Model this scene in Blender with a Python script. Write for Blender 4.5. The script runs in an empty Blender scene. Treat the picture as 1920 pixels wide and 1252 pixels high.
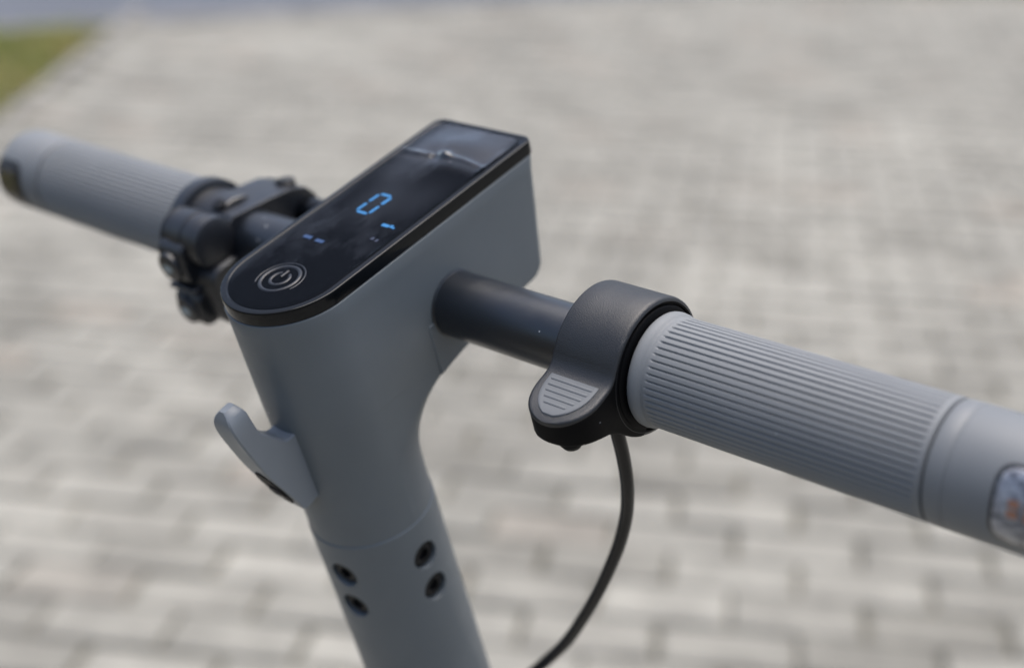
import bpy, bmesh, math, random
from mathutils import Vector, Matrix
random.seed(7)
sc = bpy.context.scene
COL = sc.collection

# ------------------------------------------------------------------ camera
CAM = Vector((0.37052, -0.27992, 1.18))
RIGHT = Vector((0.75071, 0.66063, 0.0)); DOWN = Vector((0.24544, -0.27891, -0.92842)); FWD = Vector((-0.61335, 0.69698, -0.37152))
F_PX, CXP, CYP = 2700.0, 960.0, 626.0
cam = bpy.data.cameras.new('camera'); camo = bpy.data.objects.new('camera', cam); COL.objects.link(camo)
M = Matrix.Identity(4)
for i in range(3):
    M[i][0] = RIGHT[i]; M[i][1] = -DOWN[i]; M[i][2] = -FWD[i]; M[i][3] = CAM[i]
camo.matrix_world = M
cam.sensor_width = 36.0; cam.lens = F_PX / 1920 * 36.0
cam.clip_start = 0.02; cam.clip_end = 500
cam.dof.use_dof = True; cam.dof.focus_distance = 0.476; cam.dof.aperture_fstop = 4.7; cam.dof.aperture_blades = 0
sc.camera = camo

# ------------------------------------------------------------------ sky, sun, exposure
SUN_EL, SUN_AZ = math.radians(78), math.radians(5)      # azimuth: clockwise from +Y seen from above
w = bpy.data.worlds.new('World'); sc.world = w; w.use_nodes = True
nt = w.node_tree; bgn = nt.nodes['Background']
sky = nt.nodes.new('ShaderNodeTexSky'); sky.sky_type = 'NISHITA'; sky.sun_disc = False
sky.sun_elevation = SUN_EL; sky.sun_rotation = SUN_AZ
sky.air_density = 1.0; sky.dust_density = 5.0; sky.ozone_density = 1.0; sky.altitude = 100
nt.links.new(sky.outputs[0], bgn.inputs[0]); bgn.inputs[1].default_value = 0.09
sun = bpy.data.lights.new('sun', 'SUN'); sun.energy = 1.5; sun.angle = math.radians(60); sun.color = (1.0, 0.965, 0.92)
suno = bpy.data.objects.new('sun', sun); COL.objects.link(suno)
sd = Vector((math.sin(SUN_AZ) * math.cos(SUN_EL), math.cos(SUN_AZ) * math.cos(SUN_EL), math.sin(SUN_EL)))
suno.rotation_euler = sd.to_track_quat('Z', 'Y').to_euler(); suno.location = (0, 0, 20)
vs = sc.view_settings; vs.view_transform = 'Standard'; vs.look = 'None'; vs.gamma = 1; vs.exposure = 1.30; vs.use_curve_mapping = False
sc.render.engine = 'CYCLES'; sc.cycles.use_denoising = True
sc.cycles.max_bounces = 8; sc.cycles.transparent_max_bounces = 8

# ------------------------------------------------------------------ materials
def nodes(name):
    m = bpy.data.materials.new(name); m.use_nodes = True
    return m, m.node_tree, m.node_tree.nodes['Principled BSDF']
def ramp(t, fac, stops):
    r = t.nodes.new('ShaderNodeValToRGB'); e = r.color_ramp.elements
    while len(e) < len(stops): e.new(0.5)
    for k, (p, c) in enumerate(stops):
        e[k].position = p; e[k].color = (*c, 1) if len(c) == 3 else c
    t.links.new(fac, r.inputs[0]); return r
def noise(t, vec, scale, detail=4, rough=0.55):
    n = t.nodes.new('ShaderNodeTexNoise'); n.inputs['Scale'].default_value = scale
    n.inputs['Detail'].default_value = detail; n.inputs['Roughness'].default_value = rough
    t.links.new(vec, n.inputs['Vector']); return n
def math_n(t, op, a, b=None, clamp=False):
    n = t.nodes.new('ShaderNodeMath'); n.operation = op; n.use_clamp = clamp
    for i, v in enumerate((a, b)):
        if v is None: continue
        if hasattr(v, 'is_output'): t.links.new(v, n.inputs[i])
        else: n.inputs[i].default_value = v
    return n.outputs[0]
def bump(t, h, strength, dist, normal=None):
    b = t.nodes.new('ShaderNodeBump'); b.inputs['Strength'].default_value = strength; b.inputs['Distance'].default_value = dist
    t.links.new(h, b.inputs['Height'])
    if normal is not None: t.links.new(normal, b.inputs['Normal'])
    return b.outputs[0]
def plastic(name, col, rough, spec=0.5, grain=0.0, grain_scale=1500, var=0.06, dust=0.0, dust_scale=260, dust_col=(0.55, 0.57, 0.6), coat=0.0):
    """painted / moulded surface: faint tone drift, fine grain, dust specks"""
    m, t, b = nodes(name)
    tc = t.nodes.new('ShaderNodeTexCoord').outputs['Object']
    n1 = noise(t, tc, 35, 5)
    lo = tuple(c * (1 - var) for c in col); hi = tuple(min(1, c * (1 + var)) for c in col)
    base = ramp(t, n1.outputs[0], [(0.3, lo), (0.7, hi)]).outputs[0]
    rn = noise(t, tc, 90, 6, 0.7)
    rr = t.nodes.new('ShaderNodeMapRange'); rr.inputs[1].default_value = 0.3; rr.inputs[2].default_value = 0.7
    rr.inputs[3].default_value = max(0.02, rough - 0.06); rr.inputs[4].default_value = rough + 0.07
    t.links.new(rn.outputs[0], rr.inputs[0]); t.links.new(rr.outputs[0], b.inputs['Roughness'])
    if dust > 0:
        v = t.nodes.new('ShaderNodeTexVoronoi'); v.inputs['Scale'].default_value = dust_scale; t.links.new(tc, v.inputs['Vector'])
        wn = t.nodes.new('ShaderNodeSeparateColor'); t.links.new(v.outputs['Color'], wn.inputs[0])
        keep = math_n(t, 'LESS_THAN', wn.outputs[0], dust)
        rad = math_n(t, 'MULTIPLY', wn.outputs[1], 0.085)
        dot = math_n(t, 'LESS_THAN', v.outputs['Distance'], rad)
        f = math_n(t, 'MULTIPLY', math_n(t, 'MULTIPLY', keep, dot), 0.75)
        mx = t.nodes.new('ShaderNodeMix'); mx.data_type = 'RGBA'; t.links.new(f, mx.inputs[0])
        t.links.new(base, mx.inputs[6]); mx.inputs[7].default_value = (*dust_col, 1); base = mx.outputs[2]
    t.links.new(base, b.inputs['Base Color'])
    b.inputs['Specular IOR Level'].default_value = spec; b.inputs['Coat Weight'].default_value = coat
    if grain > 0:
        g = noise(t, tc, grain_scale, 2, 0.5)
        t.links.new(bump(t, g.outputs[0], grain, 0.0004), b.inputs['Normal'])
    return m
MAT = {}
MAT['paint'] = plastic('satin_grey_paint', (0.104, 0.121, 0.133), 0.42, 0.5, 0.06, 2500, 0.04, 0.10, 170)
MAT['hook'] = plastic('hook_grey_paint', (0.165, 0.184, 0.202), 0.40, 0.5, 0.05, 2200, 0.04)
MAT['rubber'] = plastic('grip_grey_rubber', (0.168, 0.178, 0.187), 0.60, 0.32, 0.05, 2500, 0.04, 0.22, 230)
MAT['cap'] = plastic('bar_end_grey', (0.148, 0.158, 0.168), 0.50, 0.4, 0.03, 2500, 0.04)
MAT['tube'] = plastic('bar_black_anodised', (0.006, 0.0085, 0.013), 0.34, 0.78, 0.03, 2000, 0.1, 0.10, 200)
MAT['thr'] = plastic('throttle_textured_black', (0.012, 0.0132, 0.0155), 0.42, 0.55, 0.40, 3000, 0.1, 0.05, 250)
MAT['black'] = plastic('smooth_black_plastic', (0.003, 0.0031, 0.0037), 0.5, 0.07, 0.05, 1500, 0.1, 0.10, 240, (0.2, 0.2, 0.22))
MAT['switch'] = plastic('switch_black_plastic', (0.010, 0.0115, 0.015), 0.36, 0.6, 0.1, 1500, 0.1)
MAT['pad'] = plastic('thumb_pad_grey', (0.105, 0.113, 0.122), 0.58, 0.35, 0.08, 1500, 0.05, 0.06, 260)
MAT['lid'] = plastic('gloss_black_lid', (0.004, 0.005, 0.006), 0.15, 0.24, 0.0, 1, 0.1, 0.14, 190, (0.25, 0.27, 0.3))
MAT['glass'] = plastic('display_black_glass', (0.004, 0.005, 0.007), 0.12, 0.012, 0.0, 1, 0.1, 0.12, 210, (0.2, 0.22, 0.25))
MAT['bolt'] = plastic('black_bolt', (0.006, 0.006, 0.007), 0.4, 0.25, 0.05, 900, 0.1)
MAT['cable'] = plastic('cable_black', (0.0015, 0.002, 0.003), 0.16, 0.3, 0.03, 900, 0.1)
MAT['emboss'] = plastic('embossed_film', (0.014, 0.016, 0.021), 0.34, 0.35)
MAT['icon'] = plastic('icon_print_grey', (0.30, 0.36, 0.38), 0.5)
MAT['lamp_unlit'] = plastic('smoked_lamp', (0.05, 0.045, 0.055), 0.3)
MAT['rimdark'] = plastic('lens_gasket_black', (0.012, 0.013, 0.016), 0.4)

def emis(name, col, s):
    m, t, b = nodes(name); b.inputs['Base Color'].default_value = (0, 0, 0, 1)
    b.inputs['Emission Color'].default_value = (*col, 1); b.inputs['Emission Strength'].default_value = s; return m
MAT['led'] = emis('display_blue_segment', (0.015, 0.36, 0.95), 0.30)
MAT['led_dim'] = emis('display_blue_segment_dim', (0.004, 0.20, 0.75), 0.12)
MAT['led_faint'] = emis('display_blue_segment_faint', (0.006, 0.10, 0.5), 0.05)

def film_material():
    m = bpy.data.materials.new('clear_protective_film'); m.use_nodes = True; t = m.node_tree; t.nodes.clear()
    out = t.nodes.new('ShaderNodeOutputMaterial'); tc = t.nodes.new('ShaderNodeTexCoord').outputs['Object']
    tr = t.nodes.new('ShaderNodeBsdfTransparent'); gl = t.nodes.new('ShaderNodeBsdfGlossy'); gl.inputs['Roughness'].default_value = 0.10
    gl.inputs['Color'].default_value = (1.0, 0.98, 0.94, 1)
    at = t.nodes.new('ShaderNodeAttribute'); at.attribute_name = 'reflect_mask'  # painted per-vertex reflection strength of the film
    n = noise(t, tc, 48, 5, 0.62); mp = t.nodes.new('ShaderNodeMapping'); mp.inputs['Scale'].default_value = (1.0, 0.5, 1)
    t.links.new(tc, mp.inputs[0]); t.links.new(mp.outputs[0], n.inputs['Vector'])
    patch = ramp(t, n.outputs[0], [(0.52, (0, 0, 0)), (0.74, (1, 1, 1))]).outputs[0]  # noise blotches stand in for mottled bright sky reflections
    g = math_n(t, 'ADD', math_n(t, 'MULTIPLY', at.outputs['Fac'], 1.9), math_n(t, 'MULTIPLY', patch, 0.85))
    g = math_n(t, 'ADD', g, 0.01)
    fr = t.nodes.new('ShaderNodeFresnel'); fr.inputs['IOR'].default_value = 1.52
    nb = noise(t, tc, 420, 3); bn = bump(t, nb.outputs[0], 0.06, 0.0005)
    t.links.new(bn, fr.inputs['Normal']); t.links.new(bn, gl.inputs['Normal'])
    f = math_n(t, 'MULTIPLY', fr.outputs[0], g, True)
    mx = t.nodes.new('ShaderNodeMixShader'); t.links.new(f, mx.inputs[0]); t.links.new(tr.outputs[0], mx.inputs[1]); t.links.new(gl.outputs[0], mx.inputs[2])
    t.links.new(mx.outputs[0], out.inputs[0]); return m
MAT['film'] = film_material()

def lens_material():
    m = bpy.data.materials.new('clear_lens'); m.use_nodes = True; t = m.node_tree; t.nodes.clear()
    out = t.nodes.new('ShaderNodeOutputMaterial'); tr = t.nodes.new('ShaderNodeBsdfTransparent'); tr.inputs[0].default_value = (0.95, 0.95, 0.96, 1)
    gl = t.nodes.new('ShaderNodeBsdfGlossy'); gl.inputs['Roughness'].default_value = 0.08
    tc = t.nodes.new('ShaderNodeTexCoord').outputs['Object']; wv = t.nodes.new('ShaderNodeTexWave'); wv.inputs['Scale'].default_value = 260; wv.inputs['Distortion'].default_value = 1.5
    t.links.new(tc, wv.inputs['Vector']); bn = bump(t, wv.outputs[1], 0.7, 0.0008)
    fr = t.nodes.new('ShaderNodeFresnel'); fr.inputs['IOR'].default_value = 1.4; t.links.new(bn, fr.inputs['Normal']); t.links.new(bn, gl.inputs['Normal'])
    mx = t.nodes.new('ShaderNodeMixShader'); t.links.new(fr.outputs[0], mx.inputs[0]); t.links.new(tr.outputs[0], mx.inputs[1]); t.links.new(gl.outputs[0], mx.inputs[2])
    t.links.new(mx.outputs[0], out.inputs[0]); return m
MAT['lens'] = lens_material()
def reflector_material():
    m, t, b = nodes('lamp_reflector'); tc = t.nodes.new('ShaderNodeTexCoord').outputs['Object']
    mp = t.nodes.new('ShaderNodeMapping'); mp.inputs['Scale'].default_value = (1, 2.2, 2.2); t.links.new(tc, mp.inputs[0])
    n = noise(t, mp.outputs[0], 240, 4, 0.7)
    t.links.new(ramp(t, n.outputs[0], [(0.34, (0.10, 0.10, 0.12)), (0.44, (0.5, 0.5, 0.54)), (0.56, (0.92, 0.92, 0.94))]).outputs[0], b.inputs['Base Color'])
    b.inputs['Metallic'].default_value = 0.15; b.inputs['Roughness'].default_value = 0.35
    t.links.new(bump(t, n.outputs[0], 0.6, 0.0008), b.inputs['Normal']); return m
MAT['reflector'] = reflector_material()
MAT['amber'] = plastic('amber_led_chip', (0.82, 0.42, 0.26), 0.4, 0.5, 0, 1, 0.15)

def paver_material(name, island):
    m, t, b = nodes(name)
    tc = t.nodes.new('ShaderNodeTexCoord'); geo = t.nodes.new('ShaderNodeNewGeometry'); oi = t.nodes.new('ShaderNodeObjectInfo')
    rnd = geo.outputs['Random Per Island'] if island else oi.outputs['Random']
    base = ramp(t, rnd, [(0.0, (0.185, 0.180, 0.158)), (0.18, (0.245, 0.239, 0.212)), (0.6, (0.296, 0.289, 0.257)), (0.9, (0.238, 0.233, 0.207)), (1.0, (0.280, 0.255, 0.219))]).outputs[0]
    pos = geo.outputs['Position']
    n1 = noise(t, pos, 9, 5, 0.6); n2 = noise(t, pos, 0.9, 3, 0.5); n3 = noise(t, pos, 350, 3, 0.6)
    def mul(c, f, lo, hi, a=0.35, z=0.7):
        r = ramp(t, f, [(a, (lo,) * 3), (z, (hi,) * 3)])
        x = t.nodes.new('ShaderNodeMix'); x.data_type = 'RGBA'; x.blend_type = 'MULTIPLY'; x.inputs[0].default_value = 1
        t.links.new(c, x.inputs[6]); t.links.new(r.outputs[0], x.inputs[7]); return x.outputs[2]
    c = mul(base, n1.outputs[0], 0.74, 1.09); c = mul(c, n2.outputs[0], 0.84, 1.08); c = mul(c, n3.outputs[0], 0.9, 1.05)
    t.links.new(c, b.inputs['Base Color']); b.inputs['Roughness'].default_value = 0.85; b.inputs['Specular IOR Level'].default_value = 0.3
    t.links.new(bump(t, n3.outputs[0], 0.4, 0.001), b.inputs['Normal']); return m
MAT['paver'] = paver_material('concrete_paver', False); MAT['paver_far'] = paver_material('concrete_paver_field', True)
def ground_mat(name, c0, c1, scale, rough=0.9, spec=0.3):
    m, t, b = nodes(name); pos = t.nodes.new('ShaderNodeNewGeometry').outputs['Position']
    n = noise(t, pos, scale, 6, 0.65); t.links.new(ramp(t, n.outputs[0], [(0.3, c0), (0.7, c1)]).outputs[0], b.inputs['Base Color'])
    b.inputs['Roughness'].default_value = rough; b.inputs['Specular IOR Level'].default_value = spec; return m
MAT['joint'] = ground_mat('joint_sand_and_moss', (0.035, 0.036, 0.026), (0.16, 0.15, 0.12), 5)
MAT['soil'] = ground_mat('soil', (0.05, 0.045, 0.03), (0.10, 0.09, 0.06), 3)
MAT['asphalt'] = ground_mat('grey_asphalt', (0.055, 0.062, 0.077), (0.085, 0.093, 0.112), 1.5, 0.6, 0.4)
MAT['kerb'] = ground_mat('weathered_kerb', (0.14, 0.138, 0.128), (0.24, 0.23, 0.21), 6)
def grass_mat():
    m, t, b = nodes('short_grass'); pos = t.nodes.new('ShaderNodeNewGeometry'); n = noise(t, pos.outputs['Position'], 2.2, 4)
    a = t.nodes.new('ShaderNodeMath'); a.operation = 'ADD'; t.links.new(n.outputs[0], a.inputs[0])
    s = math_n(t, 'MULTIPLY', math_n(t, 'SUBTRACT', pos.outputs['Random Per Island'], 0.5), 0.35); t.links.new(s, a.inputs[1])
    t.links.new(ramp(t, a.outputs[0], [(0.3, (0.22, 0.27, 0.06)), (0.5, (0.36, 0.36, 0.09)), (0.72, (0.48, 0.37, 0.13))]).outputs[0], b.inputs['Base Color'])
    b.inputs['Roughness'].default_value = 0.7; return m
MAT['grass'] = grass_mat()

# ------------------------------------------------------------------ mesh helpers
def link(name, me, mat, parent=None, sharp=35):
    if mat: me.materials.append(MAT[mat] if isinstance(mat, str) else mat)
    for p in me.polygons: p.use_smooth = sharp is not None
    if sharp is not None: me.set_sharp_from_angle(angle=math.radians(sharp))
    o = bpy.data.objects.new(name, me); COL.objects.link(o)
    if parent: o.parent = parent
    return o
class MB:
    """collects loops of vertices in scooter coordinates (mm: x right, u forward, n up from the lid)"""
    def __init__(s): s.v = []; s.f = []
    def add(s, vs): i = len(s.v); s.v += [tuple(v) for v in vs]; return list(range(i, len(s.v)))
    def bridge(s, a, b, closed=True):
        n = len(a)
        for k in range(n if closed else n - 1):
            j = (k + 1) % n; s.f.append((a[k], a[j], b[j], b[k]))
    def loft(s, rings, closed=True, cap0=False, cap1=False):
        ids = [s.add(r) for r in rings]
        for a, b in zip(ids, ids[1:]): s.bridge(a, b, closed)
        if cap0: s.f.append(tuple(reversed(ids[0])))
        if cap1: s.f.append(tuple(ids[-1]))
        return ids
    def lathe_x(s, prof, c, n=48, close=False):
        """prof: list of (x, r) about the axis through c=(u,n) along x"""
        rings = [[(x, c[0] + r * math.cos(2 * math.pi * k / n), c[1] + r * math.sin(2 * math.pi * k / n)) for k in range(n)] for x, r in prof]
        return s.loft(rings, True, close, close)
    def tube(s, pts, r, n=12, caps=True):
        P = [Vector(p) for p in pts]; rings = []; prev = None
        for i, p in enumerate(P):
            t = (P[min(i + 1, len(P) - 1)] - P[max(i - 1, 0)]).normalized()
            if prev is None: prev = t.orthogonal().normalized()
            a = (prev - t * prev.dot(t)).normalized(); b = t.cross(a); prev = a
            rr = r[i] if isinstance(r, (list, tuple)) else r
            rings.append([p + (a * math.cos(2 * math.pi * k / n) + b * math.sin(2 * math.pi * k / n)) * rr for k in range(n)])
        s.loft(rings, True, caps, caps)
    def prism(s, poly, x0, x1, bev=0.0):
        """poly of (u,n), extruded along x, with an inset bevel at both ends"""
        cu = sum(p[0] for p in poly) / len(poly); cn = sum(p[1] for p in poly) / len(poly)
        def ins(d):
            out = []; n = len(poly)
            for k in range(n):
                a, b, c = Vector(poly[k - 1]), Vector(poly[k]), Vector(poly[(k + 1) % n])
                e1 = (b - a).normalized(); e2 = (c - b).normalized(); t = (e1 + e2)
                t = t.normalized() if t.length > 1e-6 else e1
                nrm = Vector((-t.y, t.x)); cosv = max(0.4, nrm.dot(Vector((-e1.y, e1.x))))
                out.append(b + nrm * d / cosv * SG)
            return out
        area = sum(poly[k - 1][0] * poly[k][1] - poly[k][0] * poly[k - 1][1] for k in range(len(poly)))
        SG = 1 if area > 0 else -1
        P = [Vector(p) for p in poly]; I = ins(bev) if bev else P
        rings = []
        if bev: rings.append([(x0, p.x, p.y) for p in I])
        rings += [[(x0 + bev, p.x, p.y) for p in P], [(x1 - bev, p.x, p.y) for p in P]]
        if bev: rings.append([(x1, p.x, p.y) for p in I])
        s.loft(rings, True, True, True)
    def box(s, x, u, n, bev=0.0):
        (x0, x1), (u0, u1), (n0, n1) = x, u, n
        poly = []
        b = bev
        if b:
            for cu, cn, a0 in ((u1 - b, n1 - b, 0), (u0 + b, n1 - b, 90), (u0 + b, n0 + b, 180), (u1 - b, n0 + b, 270)):
                for k in range(5):
                    a = math.radians(a0 + 22.5 * k); poly.append((cu + b * math.cos(a), cn + b * math.sin(a)))
        else: poly = [(u1, n1), (u0, n1), (u0, n0), (u1, n0)]
        s.prism(poly, x0, x1, min(bev * 0.5, 1.2))
    def build(s, name, mat, parent, sharp=35):
        me = bpy.data.meshes.new(name); me.from_pydata([to_local(v) for v in s.v], [], s.f); me.validate()
        bm = bmesh.new(); bm.from_mesh(me); bmesh.ops.recalc_face_normals(bm, faces=bm.faces); bm.to_mesh(me); bm.free()
        return link(name, me, mat, parent, sharp)

PHI = 0.31184; NBASE = -1065.5
def to_local(v): return (v[0] * .001, (v[1] - 25) * .001, (v[2] - NBASE) * .001)
Z0 = 1.0064
def to_world(v):
    u, n = v[1] * .001, v[2] * .001
    return Vector((v[0] * .001, math.cos(PHI) * u - math.sin(PHI) * n, math.sin(PHI) * u + math.cos(PHI) * n + Z0))
def interp(tab, x):
    """smooth (monotone-ish) table interpolation"""
    n = len(tab)
    if x <= tab[0][0]: return tab[0][1:]
    if x >= tab[-1][0]: return tab[-1][1:]
    for k in range(n - 1):
        if tab[k][0] <= x <= tab[k + 1][0]:
            t = (x - tab[k][0]) / (tab[k + 1][0] - tab[k][0]); p0 = tab[max(k - 1, 0)]; p1 = tab[k]; p2 = tab[k + 1]; p3 = tab[min(k + 2, n - 1)]
            h = p2[0] - p1[0]; out = []
            for j in range(1, len(p1)):
                m1 = (p2[j] - p0[j]) / max(1e-6, p2[0] - p0[0]) * h; m2 = (p3[j] - p1[j]) / max(1e-6, p3[0] - p1[0]) * h
                out.append((2*t**3-3*t**2+1)*p1[j] + (t**3-2*t**2+t)*m1 + (-2*t**3+3*t**2)*p2[j] + (t**3-t**2)*m2)
            return tuple(out)

# ------------------------------------------------------------------ the setting: ground, pavement, grass, road
def sheet(name, pts, z, mat):
    me = bpy.data.meshes.new(name); me.from_pydata([(p[0], p[1], z) for p in pts], [], [tuple(range(len(pts)))])
    o = link(name, me, mat, None, None); o['kind'] = 'structure'; return o
sheet('ground', [(-90, -90), (90, -90), (90, 90), (-90, 90)], -0.10, 'soil')
RA, RB = Vector((-5.70, 3.61)), Vector((-4.58, 5.52)); rdir = (RB - RA).normalized(); rn = Vector((-rdir.y, rdir.x))   # road edge
GA, GB = Vector((-4.61, 2.47)), Vector((-5.70, 3.61)); gdir = (GB - GA).normalized(); GA = GA + Vector((gdir.y, -gdir.x)) * 0.12; GB = GA + gdir * ((RA - GA).dot(rn) / gdir.dot(rn))                                   # grass edge
def off(p, d, s, n=None, m=0): 
    q = p + d * s
    return q + n * m if n is not None else q
sheet('road', [off(RA, rdir, -30, rn, .06), off(RA, rdir, 40, rn, .06), off(RA, rdir, 40, rn, 40), off(RA, rdir, -30, rn, 40)], -0.045, 'asphalt')
pave = sheet('pavement', [off(RA, rdir, 14), GB, GA, off(GA, gdir, -12), (9, -6), (9, 14)], -0.010, 'joint')
lawn = sheet('lawn_soil', [GB, off(RA, rdir, -14), off(RA, rdir, -14, rn, -6), off(GA, gdir, -12)], -0.018, 'soil')

def prism_xy(name, a, b, wdt, z0, z1, mat, bev=0.006):
    d = (b - a).normalized(); n = Vector((-d.y, d.x)) * wdt * .5
    me = bpy.data.meshes.new(name); bm = bmesh.new()
    lo = [bm.verts.new((*(p), z0)) for p in (a - n, b - n, b + n, a + n)]; hi = [bm.verts.new((*(p), z1)) for p in (a - n, b - n, b + n, a + n)]
    bm.faces.new(lo[::-1]); bm.faces.new(hi)
    for k in range(4): bm.faces.new((lo[k], lo[(k + 1) % 4], hi[(k + 1) % 4], hi[k]))
    bmesh.ops.bevel(bm, geom=[e for e in bm.edges if e.verts[0].co.z > z0 + 1e-5 and e.verts[1].co.z > z0 + 1e-5], offset=bev, segments=1, affect='EDGES')
    bm.to_mesh(me); bm.free(); return me
def kerb(name, p, d, s0, s1, wdt, z1, label, L=1.0):
    root = bpy.data.objects.new(name, None); COL.objects.link(root); root.location = (*off(p, d, s0), 0)
    root['label'] = label; root['category'] = 'kerb'
    bpy.context.view_layer.update()
    s = s0
    while s < s1:
        o = link('kerb_stone', prism_xy('kerb_stone', off(p, d, s), off(p, d, s + L - .012), wdt, -0.09, z1, 'kerb'), 'kerb', root, None)
        o.matrix_parent_inverse = Matrix.Translation(-root.location); s += L
kerb('lawn_kerb', GA, gdir, -4, (GB - GA).length - 0.1, 0.06, 0.004, 'narrow weathered concrete edging between the grass and the paving')
kerb('road_kerb', RA, rdir, -4, 9, 0.12, 0.006, 'flush grey kerb line between the paving and the road')

# pavers in stretcher bond, 200 x 100 mm
pd = Vector((-0.4695, 0.8829)); a_ = math.radians(3); pd = Vector((pd.x * math.cos(a_) - pd.y * math.sin(a_), pd.x * math.sin(a_) + pd.y * math.cos(a_)))
pe = Vector((pd.y, -pd.x)); LX, LY, GAP = 0.200, 0.100, 0.009
def paver_geo(rs):
    hx, hy, c = (LX - GAP) / 2, (LY - GAP) / 2, 0.005
    o = [(-hx, -hy), (hx, -hy), (hx, hy), (-hx, hy)]; o = [(x + rs.uniform(-.0036, .0036), y + rs.uniform(-.0036, .0036)) for x, y in o]
    v = [(x, y, -0.05) for x, y in o] + [(x, y, -0.006) for x, y in o] + [(x - math.copysign(c, x), y - math.copysign(c, y), rs.uniform(-.0006, .0006)) for x, y in o]
    f = []
    for l in (0, 4):
        for k in range(4): f.append((l + k, l + (k + 1) % 4, l + 4 + (k + 1) % 4, l + 4 + k))
    f.append((8, 9, 10, 11)); return v, f
VAR = []
rs = random.Random(3)
for k in range(12):
    v, f = paver_geo(rs); me = bpy.data.meshes.new('paver'); me.from_pydata(v, [], f); me.materials.append(MAT['paver']); VAR.append((v, f, me))
ang = math.atan2(pe.y, pe.x); spots = []
def px(P):
    q = Vector(P) - CAM; z = q.dot(FWD)
    if z < .05: return None
    return (CXP + F_PX * q.dot(RIGHT) / z, CYP + F_PX * q.dot(DOWN) / z, z)
org = Vector((-1.0, 1.2))
def inside(c):
    if (c - RA).dot(rn) > -0.10: return False
    gn = Vector((-gdir.y, gdir.x))
    if (c - GA).dot(gn) > -0.07: return False
    return True
for j in range(-28, 62):
    for i in range(-34, 34):
        c = org + pe * (i * LX + (LX / 2 if j % 2 else 0) + rs.uniform(-.002, .002)) + pd * (j * LY)
        if not inside(c) or c.x > 6 or c.y < -4: continue
        q = px((c.x, c.y, 0)); vis = q is not None and -120 < q[0] < 2040 and -60 < q[1] < 1300
        spots.append((c, q[2] if vis else 1e9, rs.randrange(12), rs.uniform(-.0035, .0025), rs.uniform(-.006, .006), rs.uniform(-.012, .012), rs.uniform(-.008, .008)))
spots.sort(key=lambda s: s[1])
def pmat(s):
    c, _, k, dz, rz, rx, ry = s
    return Matrix.Translation((c.x, c.y, dz)) @ Matrix.Rotation(ang + rz, 4, 'Z') @ Matrix.Rotation(rx, 4, 'X') @ Matrix.Rotation(ry, 4, 'Y')
for s in spots[:300]:
    o = bpy.data.objects.new('paver', VAR[s[2]][2]); COL.objects.link(o); o.parent = pave; o.matrix_local = pmat(s)
fv, ff = [], []
for s in spots[300:]:
    m4 = pmat(s); b0 = len(fv); v, f, _ = VAR[s[2]]
    fv += [tuple(m4 @ Vector(p)) for p in v]; ff += [tuple(b0 + i for i in q) for q in f]
me = bpy.data.meshes.new('paver_field'); me.from_pydata(fv, [], ff)
o = link('paver_field', me, 'paver_far', pave, None); o['kind'] = 'stuff'

# short grass on the verge
gv, gf = [], []
for k in range(26000):
    s = rs.uniform(-3.2, 2.2); tt = rs.uniform(0.02, 3.2)
    gn = Vector((-gdir.y, gdir.x)); c = GA + gdir * s + gn * tt
    if (c - RA).dot(rn) > -0.10: continue
    h = rs.uniform(.025, .07); a = rs.uniform(0, 6.28); wd = rs.uniform(.002, .0045); lx, ly = rs.uniform(-.03, .03), rs.uniform(-.03, .03)
    dx, dy = math.cos(a) * wd, math.sin(a) * wd; b0 = len(gv)
    gv += [(c.x - dx, c.y - dy, -.02), (c.x + dx, c.y + dy, -.02), (c.x + lx * .4 + dx * .7, c.y + ly * .4 + dy * .7, h * .6), (c.x + lx * .4 - dx * .7, c.y + ly * .4 - dy * .7, h * .6), (c.x + lx, c.y + ly, h)]
    gf += [(b0, b0 + 1, b0 + 2, b0 + 3), (b0 + 3, b0 + 2, b0 + 4)]
me = bpy.data.meshes.new('grass'); me.from_pydata(gv, [], gf); o = link('grass', me, 'grass', None, None)
o['kind'] = 'stuff'; o['label'] = 'yellowish green short grass on the verge beside the paving'; o['category'] = 'grass'

# ------------------------------------------------------------------ the scooter
SCOOT = bpy.data.objects.new('electric_scooter', None); COL.objects.link(SCOOT)
SCOOT.location = to_world((0, 25, NBASE)); SCOOT.rotation_euler = (PHI, 0, 0); SCOOT.empty_display_size = .1
SCOOT['label'] = 'grey electric scooter handlebar and stem with black display panel standing on the paving'; SCOOT['category'] = 'scooter'
BAR = (73.0, -38.0)

# ---- head: rounded at the rear, square in front, flowing into the round stem
def outline(h, uf, rc, n, ins=0.0, nr=36, nc=10):
    """closed loop: rear semicircle, sides, front corners"""
    h -= ins; uf -= ins; rc = max(0.3, min(rc, h)); pts = []
    for k in range(nr + 1):
        a = math.pi + math.pi * k / nr; pts.append((h * math.cos(a), 25 + h * math.sin(a), n))
    for k in range(1, 9): pts.append((h, 25 + (uf - rc - 25) * k / 9, n))
    for k in range(nc + 1):
        a = math.pi / 2 * k / nc; pts.append((h - rc + rc * math.cos(a), uf - rc + rc * math.sin(a), n))
    for k in range(nc + 1):
        a = math.pi / 2 + math.pi / 2 * k / nc; pts.append((-h + rc + rc * math.cos(a), uf - rc + rc * math.sin(a), n))
    for k in range(1, 9): pts.append((-h, uf - rc + (25 - uf + rc) * k / 9, n))
    return pts
m = MB(); rings = []
LIDT = 5.4
rings.append(outline(25.15, 130.6, 5, -LIDT - .05, 1.6)); rings.append(outline(25.3, 130.9, 5, -LIDT - .05, .55))
rings.append(outline(25.3, 130.8, 5, -LIDT - .2, .15)); rings.append(outline(25.28, 130.6, 5, -LIDT - .6, 0))
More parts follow.
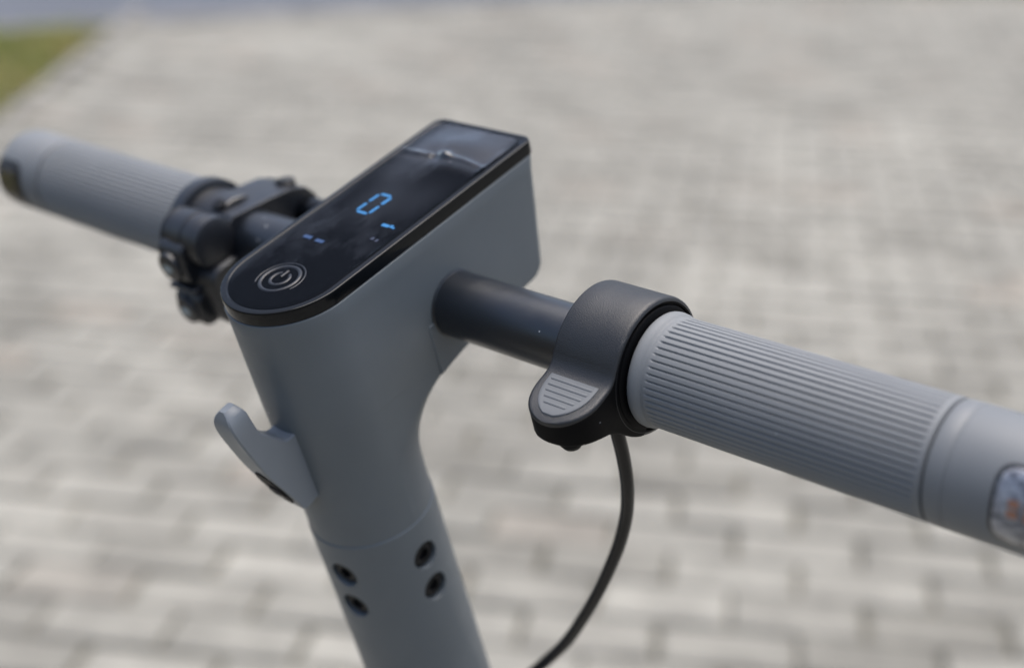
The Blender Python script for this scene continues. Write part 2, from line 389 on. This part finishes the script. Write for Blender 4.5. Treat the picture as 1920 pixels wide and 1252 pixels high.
for k in range(1, 9):
    t = k / 8; rings.append(outline(25.1, 130.4 - 6.6 * t, 5, -LIDT - .6 - 42.5 * t))
for k in range(1, 7):
    a = math.pi / 2 * k / 6; rings.append(outline(25.05, 123.8 - 5 * (1 - math.cos(a)) - .4 * k / 6, 5, -48.5 - 5.6 * math.sin(a)))
under = [(0, 118.4, -54.1, 5), (1, 104, -54.9, 6), (2, 90, -55.9, 8), (3, 80, -57.3, 11), (4, 72, -59.6, 14), (5, 65, -63.2, 17.5), (6, 58.5, -68.8, 20.5), (7, 53.8, -76.2, 23), (8, 51.0, -85.5, 24.6), (9, 50.0, -97, 25), (10, 49.9, -109, 25)]
for k in range(1, 61):
    uf, n, rc = interp(under, k / 6); rings.append(outline(25.0 - .22 * k / 60, uf - .12 * k / 60, rc, n))
m.loft(rings, True, True, True)
head = m.build('head_housing', 'paint', SCOOT, 28)
# raised clamp cover below the bar, with its seam
cov = [(57.2, -39.6), (57.8, -38.7), (58.6, -38.5), (86, -38.5), (86, -56.0), (78, -57.0), (70, -58.0), (63, -59.2), (57.2, -60.5)]
for s in (1, -1):
    m = MB(); m.prism(cov, s * 18 if s > 0 else -25.55, 25.55 if s > 0 else -18, .35); m.build('clamp_cover', 'paint', SCOOT, 25)

# ---- lower stem tube with four recessed bolts
m = MB(); RS = 25.2
prof = [(-109.1, 23.5), (-109.1, 24.75), (-109.3, 24.95), (-109.8, RS), (-115, RS), (-121, RS), (-132, RS), (-150, RS), (-200, RS), (-300, RS), (-600, RS), (-1040, RS), (-1040, 20)]
m.loft([[(r * math.sin(2 * math.pi * k / 96), 25 - r * math.cos(2 * math.pi * k / 96), n) for k in range(96)] for n, r in prof], True, True, True)
stem = m.build('stem_tube', 'paint', SCOOT, 25)
bolts = [(89.5, -126.2), (89.5, -143.2), (8.5, -125.4), (8.5, -142.4)]
cut = MB()
for adeg, n in bolts:
    a = math.radians(adeg); d = Vector((math.sin(a), -math.cos(a), 0)); c = Vector((0, 25, n))
    t1 = Vector((math.cos(a), math.sin(a), 0)); t2 = Vector((0, 0, 1))
    cut.loft([[c + d * dist + (t1 * math.cos(2 * math.pi * k / 32) + t2 * math.sin(2 * math.pi * k / 32)) * r for k in range(32)] for dist, r in ((21.5, 5.8), (24.7, 5.8), (26.5, 6.6))], True, True, True)
cutter = cut.build('cutter', 'paint', SCOOT)
bo = stem.modifiers.new('holes', 'BOOLEAN'); bo.operation = 'DIFFERENCE'; bo.solver = 'EXACT'; bo.object = cutter
bpy.context.view_layer.update()
dg = bpy.context.evaluated_depsgraph_get(); me = bpy.data.meshes.new_from_object(stem.evaluated_get(dg)); stem.modifiers.clear(); stem.data = me
for p in me.polygons: p.use_smooth = True
me.set_sharp_from_angle(angle=math.radians(25))
bpy.data.objects.remove(cutter, do_unlink=True)
for adeg, n in bolts:
    a = math.radians(adeg); d = Vector((math.sin(a), -math.cos(a), 0)); c = Vector((0, 25, n)); t1 = Vector((math.cos(a), math.sin(a), 0)); t2 = Vector((0, 0, 1))
    m = MB()
    m.loft([[c + d * dist + (t1 * math.cos(2 * math.pi * k / 24) + t2 * math.sin(2 * math.pi * k / 24)) * (r if r > 2.6 else r / max(.5, math.cos((k * 15 % 60 - 30) * math.pi / 180))) for k in range(24)]
            for dist, r in ((20.5, 5.7), (22.6, 5.7), (23.4, 4.9), (23.7, 3.6), (23.7, 2.4), (21.9, 2.3))], True, True, True)
    m.build('bolt', 'bolt', SCOOT, 30)

# ---- bag hook behind the stem
hp = [(0, 2.5, -52.6, 6.0), (1, -.2, -53.2, 6.0), (2, -3.2, -52.9, 6.0), (3, -6.0, -50.4, 6.0), (4, -9.0, -46.6, 6.0), (5, -11.8, -42.6, 5.9), (6, -12.9, -37.4, 5.9), (7, -13.3, -32.6, 5.6), (8, -14.6, -29.6, 4.4)]
front = [interp(hp, k / 4) for k in range(33)]
hb = [(0, 3.4, -83.2, 6.0), (1, -5.6, -84.4, 6.0), (2, -8.0, -79.6, 6.0), (3, -11.4, -71.4, 6.0), (4, -15.6, -60.6, 6.0), (5, -18.6, -50.0, 6.0), (6, -20.9, -40.5, 6.0), (7, -21.4, -34.4, 5.7), (8, -19.6, -29.9, 4.4)]
back = [interp(hb, k / 4) for k in range(33)]
m = MB(); rings = []
for (fu, fn, fw), (bu, bn, bw) in zip(front, back):
    tk = len(rings) / 4; w_ = 6.0 if tk < 5.6 else 6.0 * math.sqrt(max(.06, 1 - ((tk - 5.6) / 2.42) ** 2)); f = Vector((fu, fn)); b = Vector((bu, bn)); L = (b - f).length; e = min(1.0, L * .2); dd = (b - f).normalized()
    fe, be = f + dd * e * .6, b - dd * e * .6
    ring = []
    for (q, s) in ((fe, -w_), (f, -w_ + e * .6)): ring.append((s, q.x, q.y))
    for x in (-.5, 0, .5): ring.append((x * (w_), f.x, f.y))
    for (q, s) in ((f, w_ - e * .6), (fe, w_), (be, w_), (b, w_ - e * .6)): ring.append((s, q.x, q.y))
    for x in (.5, 0, -.5): ring.append((x * (w_), b.x, b.y))
    for (q, s) in ((b, -w_ + e * .6), (be, -w_)): ring.append((s, q.x, q.y))
    rings.append(ring)
m.loft(rings, True, True, True)
hook = m.build('bag_hook', 'hook', SCOOT, 32)
m = MB(); c0 = Vector((0, -11.3, -71.6)); ax = Vector((0, -10.3 + 15.6, -73.6 + 60.6 + 0)); t2 = Vector((0, -4.4, 11.2)).normalized(); t1 = Vector((1, 0, 0)); nn = Vector((0, -11.2, -4.4)).normalized()
m.loft([[c0 + nn * d + t1 * r * .62 * math.cos(2 * math.pi * k / 32) + t2 * r * 1.35 * math.sin(2 * math.pi * k / 32) for k in range(32)] for d, r in ((-.9, 8.4), (.45, 8.4), (.5, 7.9), (.42, 7.3))], True, False, True)
hs = m.build('hook_bolt_recess', 'black', hook, 30)
m = MB(); m.loft([[c0 - t2 * 2.5 + nn * d + (t1 * math.cos(2 * math.pi * k / 24) + t2 * math.sin(2 * math.pi * k / 24)) * r for k in range(24)] for d, r in ((0, 3.9), (.9, 3.9), (1.1, 3.5), (1.1, 1.9), (.4, 1.8))], True, False, True)
m.build('hook_bolt', 'bolt', hook, 30)

# ---- handlebar tube
m = MB(); m.lathe_x([(-232, 10), (-232, 12.4), (-25.5, 12.4), (-25.0, 12.9), (25.0, 12.9), (25.6, 12.9), (25.9, 12.45), (232, 12.4), (232, 10)], BAR, 72, True)
m.build('handlebar_tube', 'tube', SCOOT, 30)

# ---- grips
def grip(s, x0, x1):
    """x0 inner end, x1 outer end (absolute values), s = side"""
    m = MB(); NR = 52; per = 10
    m.lathe_x([(s * x, r) for x, r in ((x0 - .3, 13), (x0 - .2, 18.2), (x0 + .1, 19.1), (x0 + .8, 19.65), (x0 + 2.0, 19.8), (x0 + 3.4, 19.65), (x0 + 4.3, 19.15), (x0 + 4.8, 18.75), (x0 + 5.2, 18.7), (x0 + 5.6, 18.8), (x0 + 6.0, 18.85))], BAR, 104)
    st = [(x0 + 6.0, 0), (x0 + 6.9, 0), (x0 + 7.5, .8), (x0 + 8.0, 1)] + [(x0 + 8 + (x1 - x0 - 11) * k / 10, 1) for k in range(1, 10)] + [(x1 - 3, 1), (x1 - 2.4, .8), (x1 - 1.8, 0), (x1 - 1.2, 0)]
    dep = [0, 0, 0, 0, 0, 0, 0, .34, .72, .34]
    rings = []
    for x, d in st:
        rings.append([(s * x, BAR[0] + (18.9 - .95 * d * dep[k % per] - .05 * (k % per == 0) * d) * math.cos(2 * math.pi * (k + (0.5 if k % per == 6 else 0) * 0) / (NR * per)), BAR[1] + (18.9 - .95 * d * dep[k % per]) * math.sin(2 * math.pi * k / (NR * per))) for k in range(NR * per)])
    m.loft(rings)
    m.lathe_x([(s * x, r) for x, r in ((x1 - 1.2, 18.9), (x1 - .5, 18.85), (x1 - .1, 18.3), (x1, 17.6), (x1, 13))], BAR, 104)
    g = m.build('grip', 'rubber', SCOOT, 40)
    return g
def bar_end(s, x0, x1):
    m = MB()
    m.lathe_x([(s * x, r) for x, r in ((x0, 12), (x0, 17.2), (x0 + .15, 18.5), (x0 + .6, 18.85), (x0 + 5.2, 18.95), (x0 + 5.6, 18.8), (x0 + 5.9, 18.6), (x0 + 6.2, 18.85), (x0 + 6.6, 19.0), (x1 - 5, 18.9), (x1 - 2.2, 18.3), (x1 - .6, 17.0), (x1, 14.5), (x1, 0.2))], BAR, 104)
    return m.build('bar_end', 'cap', SCOOT, 40)
def lens(s, parent, xa, xb, a0, a1, rim=1.1):
    """curved indicator lamp on the bar end, angle from the rear (-u) towards the top (+n)"""
    def patch(m, r, ins, rc=5.0, nx=30, na=26, dish=0):
        xa_, xb_ = xa + ins, xb - ins; R_ = 19.0; A0, A1 = a0 + ins / R_, a1 - ins / R_; H = (A1 - A0) * R_
        grid = []
        for i in range(nx + 1):
            X = xa_ + (xb_ - xa_) * i / nx; dxe = min(X - xa_, xb_ - X); c = 0
            if dxe < rc: c = rc - math.sqrt(max(0, rc * rc - (rc - dxe) ** 2))
            row = []
            for j in range(na + 1):
                A = A0 + c / R_ + (A1 - A0 - 2 * c / R_) * j / na
                row.append((s * X, BAR[0] - r * math.cos(A), BAR[1] + r * math.sin(A)))
            grid.append(m.add(row))
        for a, b in zip(grid, grid[1:]): m.bridge(a, b, False)
    m = MB(); patch(m, 19.12, 0); f = m.build('lamp_gasket', 'rimdark', parent, None)
    m = MB(); patch(m, 19.2, rim); m.build('lamp_reflector', 'reflector' if s > 0 else 'lamp_unlit', parent, None)
    for i, j in () if s < 0 else ((0.30, .44), (0.30, .56), (0.52, .44), (0.52, .56), (0.74, .44), (0.74, .56)):
        m = MB(); Xc = xa + (xb - xa) * i; Ac = a0 + (a1 - a0) * j; g = []
        for k in range(7):
            A = Ac + (k / 6 - .5) * .12; g.append(m.add([(s * (Xc - 1.5), BAR[0] - 19.3 * math.cos(A), BAR[1] + 19.3 * math.sin(A)), (s * (Xc + 1.5), BAR[0] - 19.3 * math.cos(A), BAR[1] + 19.3 * math.sin(A))]))
        for a, b in zip(g, g[1:]): m.bridge(a, b, False)
        m.build('lamp_led', 'amber', parent, None)
    m = MB(); patch(m, 19.75, rim * .65); m.build('lamp_lens', 'lens', parent, None)
RGX0, RGX1, LGX0, LGX1 = 118.6, 220.3, 119, 226.6
grip(1, RGX0, RGX1); e = bar_end(1, RGX1 + .5, 268); lens(1, e, 240.5, 262, math.radians(-14), math.radians(60))
grip(-1, LGX0, LGX1); e = bar_end(-1, LGX1 + 1.8, 263); lens(-1, e, 241, 261, math.radians(-34), math.radians(46), 4.2)

# ---- thumb throttle
XA, XB = 91.0, 117.0; XM = 104.0
TH = bpy.data.objects.new('thumb_throttle', None); COL.objects.link(TH); TH.parent = SCOOT
pt = [(29.2, -33.0, -41.6), (30.0, -32.7, -42.2), (31, -32.4, -42.8), (33, -31.9, -43.3), (36, -31.4, -43.8), (40, -30.8, -44.6), (44, -30.1, -45.8), (47, -29.5, -47.4), (49.2, -28.7, -49.0), (51.2, -27.2, -51.0), (52.8, -25.1, -52.7), (54.5, -22.9, -54.4), (56.5, -20.6, -56.2), (59, -18.6, -57.9), (62, -17.0, -59.2)]
def hw(u):
    uc = 43.5; ut = 29.2
    return 13.0 if u >= uc else 13.0 * max(0.00001, 1 - (max(0, (uc - u) / (uc - ut))) ** 2.15) ** (1 / 2.15)
def top_n(u): return interp([(p[0], p[1]) for p in pt], u)[0]
m = MB(); rings = []; side = []
us = [29.205 + 14.3 * (1 - math.cos(math.pi / 2 * (k + .15) / 44)) for k in range(45)] + [43.8 + .45 * k for k in range(42)]
us = [u for u in us if u <= 62]
for u in us:
    tn, bn = interp(pt, u); h = hw(u); e = min(1.1, h * .5); r = []
    for dx, dn in ((-h, 1.5), (-h, .9), (-h + .25 * e, .42), (-h + .6 * e, .12), (-h + e, 0)): r.append((XM + dx, u, tn - dn))
    for x in range(-5, 6): r.append((XM + (h - e) * x / 5.5, u, tn))
    for dx, dn in ((h - e, 0), (h - .6 * e, .12), (h - .25 * e, .42), (h, .9), (h, 1.5)): r.append((XM + dx, u, tn - dn))
    rings.append(r)
m.loft(rings, False, True)
# ring shell around the bar (outer skin)
N = 96; rr = []
for x, r in ((XA + .0, 22.8), (XA + .15, 23.4), (XA + .5, 23.8), (XA + 1.1, 24.0), (XA + 8, 24.0), (XB - 8, 24.0), (XB - 1.6, 24.0), (XB - .7, 23.75), (XB - .2, 23.2), (XB, 22.5)):
    rr.append([(x, BAR[0] + r * math.cos(2 * math.pi * k / N), BAR[1] + r * math.sin(2 * math.pi * k / N)) for k in range(N)])
m.loft(rr, True)
m.build('throttle_cover', 'thr', TH, 40)
m = MB(); rings = []
for u in us:
    tn, bn = interp(pt, u); h = hw(u) - .05; b = min(1.5, h)
    rings.append([(XM - h, u, tn - 1.45), (XM - h, u, bn + b), (XM - h + b * .3, u, bn + b * .3), (XM - h + b, u, bn), (XM, u, bn), (XM + h - b, u, bn), (XM + h - b * .3, u, bn + b * .3), (XM + h, u, bn + b), (XM + h, u, tn - 1.45)])
m.loft(rings, False, True)
m.lathe_x([(XA + .3, 13), (XA + .1, 16), (XA + .1, 22.9)], BAR, 64)
m.lathe_x([(XB - .1, 22.6), (XB - .15, 21.9), (XB - .8, 21.75), (XB - .8, 21.3), (XB + .2, 21.1), (XB + .6, 20.6), (XB + .7, 13)], BAR, 96)
m.build('throttle_body', 'black', TH, 40)
m = MB(); m.tube([(XM + 4, 36, -40), (XM + 4, 35.6, -44.0), (XM + 4, 35.5, -46.4), (XM + 4, 35.4, -47.0)], [5.4, 4.6, 3.0, 1.2], 20); m.tube([(XM - 6, 37, -41), (XM - 6, 36.6, -44.2), (XM - 6, 36.5, -44.8)], [3.0, 2.4, 1.2], 16)
m.build('throttle_lug', 'black', TH, 40)
# grey thumb pad, D-shaped, with five ridges
m = MB(); ins = 3.1; rows = []
ups = [47.2 - .25 * k for k in range(70)]
def padh(u): return max(0.0, hw(u - 0.0) - ins) if u > 37.6 else 0
pu = [u for u in ups if hw(u - 1.6) - ins > 1.0 and u > 31.6]
for u in pu:
    h = hw(u - 1.6) - ins; sl = .55
    e0 = 0.06 if (u == pu[0] or u == pu[-1]) else sl
    r = [(XM - h, u, top_n(u) - .25), (XM - h + .1, u, top_n(u) + e0 * .6), (XM - h + .5, u, top_n(u) + e0)]
    r += [(XM + (h - .5) * x / 4.5, u, top_n(u) + e0) for x in range(-4, 5)]
    r += [(XM + h - .5, u, top_n(u) + e0), (XM + h - .1, u, top_n(u) + e0 * .6), (XM + h, u, top_n(u) - .25)]
    rows.append(r)
m.loft(rows, False)
for k in range(5):
    u = 45.2 - 2.35 * k; h = max(1.5, hw(u - 1.6) - ins - 1.9 - .3 * k); nz = top_n(u) + .52
    x0_, x1_ = XM - h, XM + h; n_ = 8
    pts = []
    for lvl, rad in ((0, .52), (.18, .46), (.28, .26)):
        loop = []
        for q in range(n_ + 1):
            a = math.pi / 2 + math.pi * q / n_; loop.append((x0_ + rad * math.cos(a), u + rad * math.sin(a), nz + lvl + (top_n(u + rad * math.sin(a)) - top_n(u))))
        for q in range(n_ + 1):
            a = -math.pi / 2 + math.pi * q / n_; loop.append((x1_ + rad * math.cos(a), u + rad * math.sin(a), nz + lvl + (top_n(u + rad * math.sin(a)) - top_n(u))))
        pts.append(loop)
    m.loft(pts, True, False, True)
m.build('thumb_pad', 'pad', TH, 40)

# ---- throttle cable: out of the throttle, down in a bow to the front of the stem
cp = [(104, 61, -50), (104.0, 61.3, -62.6), (103.0, 62.6, -75.7), (101.0, 63.7, -90.0), (97.0, 64.6, -105.6), (92.0, 63.7, -120.6), (86.0, 62.2, -134.7), (78.0, 60.2, -151.4), (68.0, 58.0, -169.6), (55.0, 55.8, -190.4), (36.0, 53.5, -214.6), (18.0, 50.8, -235.7), (7, 46, -246), (0, 36, -254)]
tab = [(k,) + p for k, p in enumerate(cp)]
m = MB(); m.tube([interp(tab, k / 6) for k in range(6 * 13 + 1)], 2.55, 14); m.build('throttle_cable', 'cable', SCOOT, 40)

# ---- display lid
LID = MB(); LL = 131.6
rings = [outline(24.85, LL, 4.5, -LIDT, 2.0), outline(24.85, LL, 4.5, -LIDT, .35), outline(24.85, LL, 4.5, -LIDT + .25, .05), outline(24.85, LL, 4.5, -LIDT + .6, 0), outline(24.85, LL, 4.5, -.7, 0), outline(24.85, LL, 4.5, -.35, .05), outline(24.85, LL, 4.5, -.12, .17), outline(24.85, LL, 4.5, -.03, .35), outline(24.85, LL, 4.5, 0, .6), outline(24.85, LL, 4.5, 0, 2.2), outline(24.85, LL, 4.5, -.22, 2.5), outline(24.85, LL, 4.5, -.22, 2.8)]
LID.loft(rings, True, True, False)
lid = LID.build('display_lid', 'lid', SCOOT, 32)
m = MB(); m.loft([outline(24.85, LL, 4.5, -.3, 2.75), outline(24.85, LL, 4.5, -.12, 2.85), outline(24.85, LL, 4.5, -.06, 3.1), outline(24.85, LL, 4.5, -.06, 6)], True, False, True)
glass = m.build('display_glass', 'glass', lid, 30)
def flat(name, polys, n, mat, parent, thick=.06):
    m = MB()
    for poly in polys: m.loft([[(x, u, n) for x, u in poly], [(x, u, n + thick) for x, u in poly]], True, False, True)
    return m.build(name, mat, parent, None)
def seg(x0, u0, x1, u1, w_):
    d = Vector((x1 - x0, u1 - u0)).normalized(); p = Vector((-d.y, d.x)) * w_ * .5; a, b = Vector((x0, u0)), Vector((x1, u1)); e = d * w_ * .5
    return [tuple(v) for v in (a, a + e + p, b - e + p, b, b - e - p, a + e - p)]
dx, du, dw, dh = -3.0, 64.9, 6.4, 12.6; dl, dr, db, dt, dmid = dx - dw / 2, dx + dw / 2, du, du + dh, du + dh / 2; g = .45; sk = .5
for s_ in (seg(dl + g, db, dr - g, db, 1.25), seg(dl + g + sk, dt, dr - g + sk, dt, 1.25), seg(dl, db + g, dl + sk / 2, dmid - g, 1.25), seg(dl + sk / 2, dmid + g, dl + sk, dt - g, 1.25), seg(dr, db + g, dr + sk / 2, dmid - g, 1.25), seg(dr + sk / 2, dmid + g, dr + sk, dt - g, 1.5)):
    flat('digit_segment', [s_], -.05, 'led', lid)
def rect(x, u, w_, h): return [(x - w_ / 2, u - h / 2), (x + w_ / 2, u - h / 2), (x + w_ / 2, u + h / 2), (x - w_ / 2, u + h / 2)]
flat('unit_mark', [rect(12.6, 61.6, 3.4, 1.5), rect(15.4, 61.9, 1.2, 1.6), rect(16.8, 61.3, 1.0, .8)], -.05, 'led', lid)
flat('battery_bar', [rect(-10.9, 44.5, 4.0, 1.7)], -.05, 'led_dim', lid); flat('battery_bar', [rect(-4.3, 44.2, 4.0, 1.6)], -.05, 'led_dim', lid)
flat('mode_mark', [rect(14.2, 53.2, 1.4, 1.5), rect(16.6, 52.8, 1.2, 1.5)], -.05, 'led_faint', lid)
# power button: embossed ring and symbol
def ring_mesh(m, cx_, cu_, r, w_, n, h, a0=0, a1=360, k=64):
    cs = [(-w_ / 2, 0), (-w_ * .3, h * .75), (0, h), (w_ * .3, h * .75), (w_ / 2, 0)]
    full = a1 - a0 >= 360; cnt = k if full else k + 1
    rings = []
    for i in range(cnt):
        a = math.radians(a0 + (a1 - a0) * i / k); rings.append([(cx_ + (r + d) * math.cos(a), cu_ + (r + d) * math.sin(a), n + z) for d, z in cs])
    if full: rings.append(rings[0])
    m.loft(rings, False)
PC = (0.0, 20.6)
m = MB(); ring_mesh(m, *PC, 7.3, 1.3, -.02, .34); ring_mesh(m, *PC, 9.2, .5, -.02, .14, -20, 215)
ring_mesh(m, *PC, 3.6, 1.2, -.02, .32, 118, 422)
m.tube([(PC[0], PC[1] + .6, .05), (PC[0], PC[1] + 4.4, .05)], [.6, .6], 10)
m.build('power_button', 'emboss', lid, 40)

# protective film, lifted and creased at the far end
m = MB(); NU, NX = 150, 60; grid = []; refl = []
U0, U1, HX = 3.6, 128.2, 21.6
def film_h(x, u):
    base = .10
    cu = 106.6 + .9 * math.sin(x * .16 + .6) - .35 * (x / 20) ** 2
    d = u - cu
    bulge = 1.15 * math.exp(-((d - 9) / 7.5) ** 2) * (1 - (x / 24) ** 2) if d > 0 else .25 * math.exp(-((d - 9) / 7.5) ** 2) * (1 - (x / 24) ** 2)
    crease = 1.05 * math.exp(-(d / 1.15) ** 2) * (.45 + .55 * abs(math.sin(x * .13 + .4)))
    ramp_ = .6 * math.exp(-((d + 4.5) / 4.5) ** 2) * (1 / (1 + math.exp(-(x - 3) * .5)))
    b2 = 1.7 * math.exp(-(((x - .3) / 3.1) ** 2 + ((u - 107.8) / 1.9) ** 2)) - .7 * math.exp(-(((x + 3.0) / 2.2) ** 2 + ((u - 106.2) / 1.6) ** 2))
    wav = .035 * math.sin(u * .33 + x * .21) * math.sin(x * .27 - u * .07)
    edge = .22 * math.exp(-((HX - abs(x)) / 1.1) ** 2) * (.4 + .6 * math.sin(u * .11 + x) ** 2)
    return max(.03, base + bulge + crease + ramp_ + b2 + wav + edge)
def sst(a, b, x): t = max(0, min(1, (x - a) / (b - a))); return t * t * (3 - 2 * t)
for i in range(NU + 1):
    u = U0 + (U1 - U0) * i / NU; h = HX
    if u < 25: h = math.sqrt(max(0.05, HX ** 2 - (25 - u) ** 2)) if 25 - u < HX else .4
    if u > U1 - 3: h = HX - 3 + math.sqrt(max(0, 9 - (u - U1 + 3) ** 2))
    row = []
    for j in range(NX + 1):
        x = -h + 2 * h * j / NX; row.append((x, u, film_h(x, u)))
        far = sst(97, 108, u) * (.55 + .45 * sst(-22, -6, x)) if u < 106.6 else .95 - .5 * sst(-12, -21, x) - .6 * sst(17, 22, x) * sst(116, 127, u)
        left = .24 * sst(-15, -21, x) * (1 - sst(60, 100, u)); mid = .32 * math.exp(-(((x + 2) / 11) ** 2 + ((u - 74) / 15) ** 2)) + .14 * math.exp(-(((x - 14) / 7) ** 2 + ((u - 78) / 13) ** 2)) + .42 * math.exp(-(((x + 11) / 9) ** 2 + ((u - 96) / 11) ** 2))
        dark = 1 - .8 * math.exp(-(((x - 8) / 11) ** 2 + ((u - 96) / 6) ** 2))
        refl.append(max(0, (far * .9 if u > 106.6 else far * .8 * dark) + left + mid))  # reflection strength painted in: lifted far end plus mirrored bright and dark patches
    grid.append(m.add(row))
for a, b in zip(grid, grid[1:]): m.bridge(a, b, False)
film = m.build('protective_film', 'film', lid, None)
for p in film.data.polygons: p.use_smooth = True
at = film.data.attributes.new('reflect_mask', 'FLOAT', 'POINT')
for k, v in enumerate(refl): at.data[k].value = v

# ---- left side: brake lever mount and indicator switch
m = MB(); m.lathe_x([(-119.8, 13), (-124.2, 20.3), (-123.0, 20.6), (-118.0, 20.5), (-117.4, 19.6), (-117.2, 17.2), (-114, 16.8), (-99.6, 16.8), (-98.8, 16.2), (-98.6, 12.6)], BAR, 64)
perch = [(62.5, -24.5), (66, -22.6), (86, -25.2), (98, -27.4), (105, -31), (109, -37), (109, -47), (100, -54), (84, -57), (70, -57), (62, -52)]
m.prism(perch, -113, -89.5, .3)
mount = m.build('brake_mount', 'switch', SCOOT, 35)
m = MB(); m.tube([(-98, 101, -30), (-98, 101.2, -27.4), (-98, 101.4, -26.8)], [4.4, 4.4, 3.4], 20); m.build('mount_bolt', 'bolt', mount, 30)
m = MB(); m.tube([(-101.5, 69.0, -22.4), (-101.5, 68.3, -20.6), (-101.5, 68.2, -20.3)], [3.1, 3.1, 2.4], 20); m.build('mount_bolt', 'bolt', mount, 30)
m = MB(); m.tube([(-96, 100, -41), (-82, 102, -41), (-70, 104, -41.5), (-69.9, 104.1, -41.5), (-60, 106, -42), (-45, 108, -43), (-32, 107, -43), (-22, 104, -43)], [6.5, 6.5, 5.6, 3.4, 3.2, 3.0, 3.0, 3.0], 16); m.build('brake_cable', 'cable', SCOOT, 35)
lev = [(0, -100, 104, -62, 6.5), (1, -112, 108, -72, 6.5), (2, -130, 108, -80, 5.6), (3, -160, 106, -84, 5.0), (4, -185, 104, -84, 4.6), (5, -198, 104, -82, 4.8), (6, -203, 104, -81, 3.4)]
L_ = [interp(lev, k / 5) for k in range(31)]
m = MB(); m.tube([(-101, 100, -44)] + [q[:3] for q in L_], [6.5] + [q[3] for q in L_], 16); m.build('brake_lever', 'switch', SCOOT, 40)

SW = bpy.data.objects.new('indicator_switch', None); COL.objects.link(SW); SW.parent = SCOOT
m = MB(); m.box((-113.5, -87), (44, 64), (-65, -37), 7)
m.lathe_x([(-115.2, 2), (-115.2, 7.5), (-114.6, 9.6), (-113.2, 10.9), (-112.8, 10.3), (-107.5, 10.3), (-107.2, 10.9), (-101, 11.1), (-100.6, 10.5), (-95, 10.5), (-94.6, 11.1), (-90, 10.6), (-88.8, 8), (-88.8, 2)], (54.5, -28.5), 48, True)
m.build('switch_body', 'switch', SW, 35)
m = MB(); m.box((-113.5, -98), (40.4, 52), (-45.0, -25.0), 5.6); b1 = m.build('switch_button', 'switch', SW, 35)
m = MB(); m.box((-113, -97.0), (39.6, 52), (-65.0, -48.6), 5.0); b2 = m.build('switch_button', 'switch', SW, 35)
m = MB(); m.box((-113.8, -96.5), (40.0, 50), (-48.2, -45.4), 1.3); m.build('switch_divider', 'switch', SW, 35)
def arrow(xc, uc, nc, s, sg):
    m = MB(); pts = [(-1, 0), (0, 1), (0, .42), (1, .42), (1, -.42), (0, -.42), (0, -1)]
    lp = [(xc + sg * p[0] * s, uc, nc + p[1] * s) for p in pts]; lp2 = [(a, b - .15, c) for a, b, c in lp]
    m.loft([lp, lp2], True, False, True); return m
for xc, nc, r in ((-106, -35.2, 6.6), (-105.2, -56.6, 6.4)):
    m = MB(); m.tube([(xc, 43, nc), (xc, 39.2, nc), (xc, 38.5, nc), (xc, 38.2, nc)], [r, r, r - .5, r - 1.3], 28); m.build('button_cap', 'switch', SW, 30)
arrow(-106, 38.15, -35.2, 2.8, 1).build('arrow_mark', 'icon', SW, None)
arrow(-105.2, 38.15, -56.6, 2.8, -1).build('arrow_mark', 'icon', SW, None)
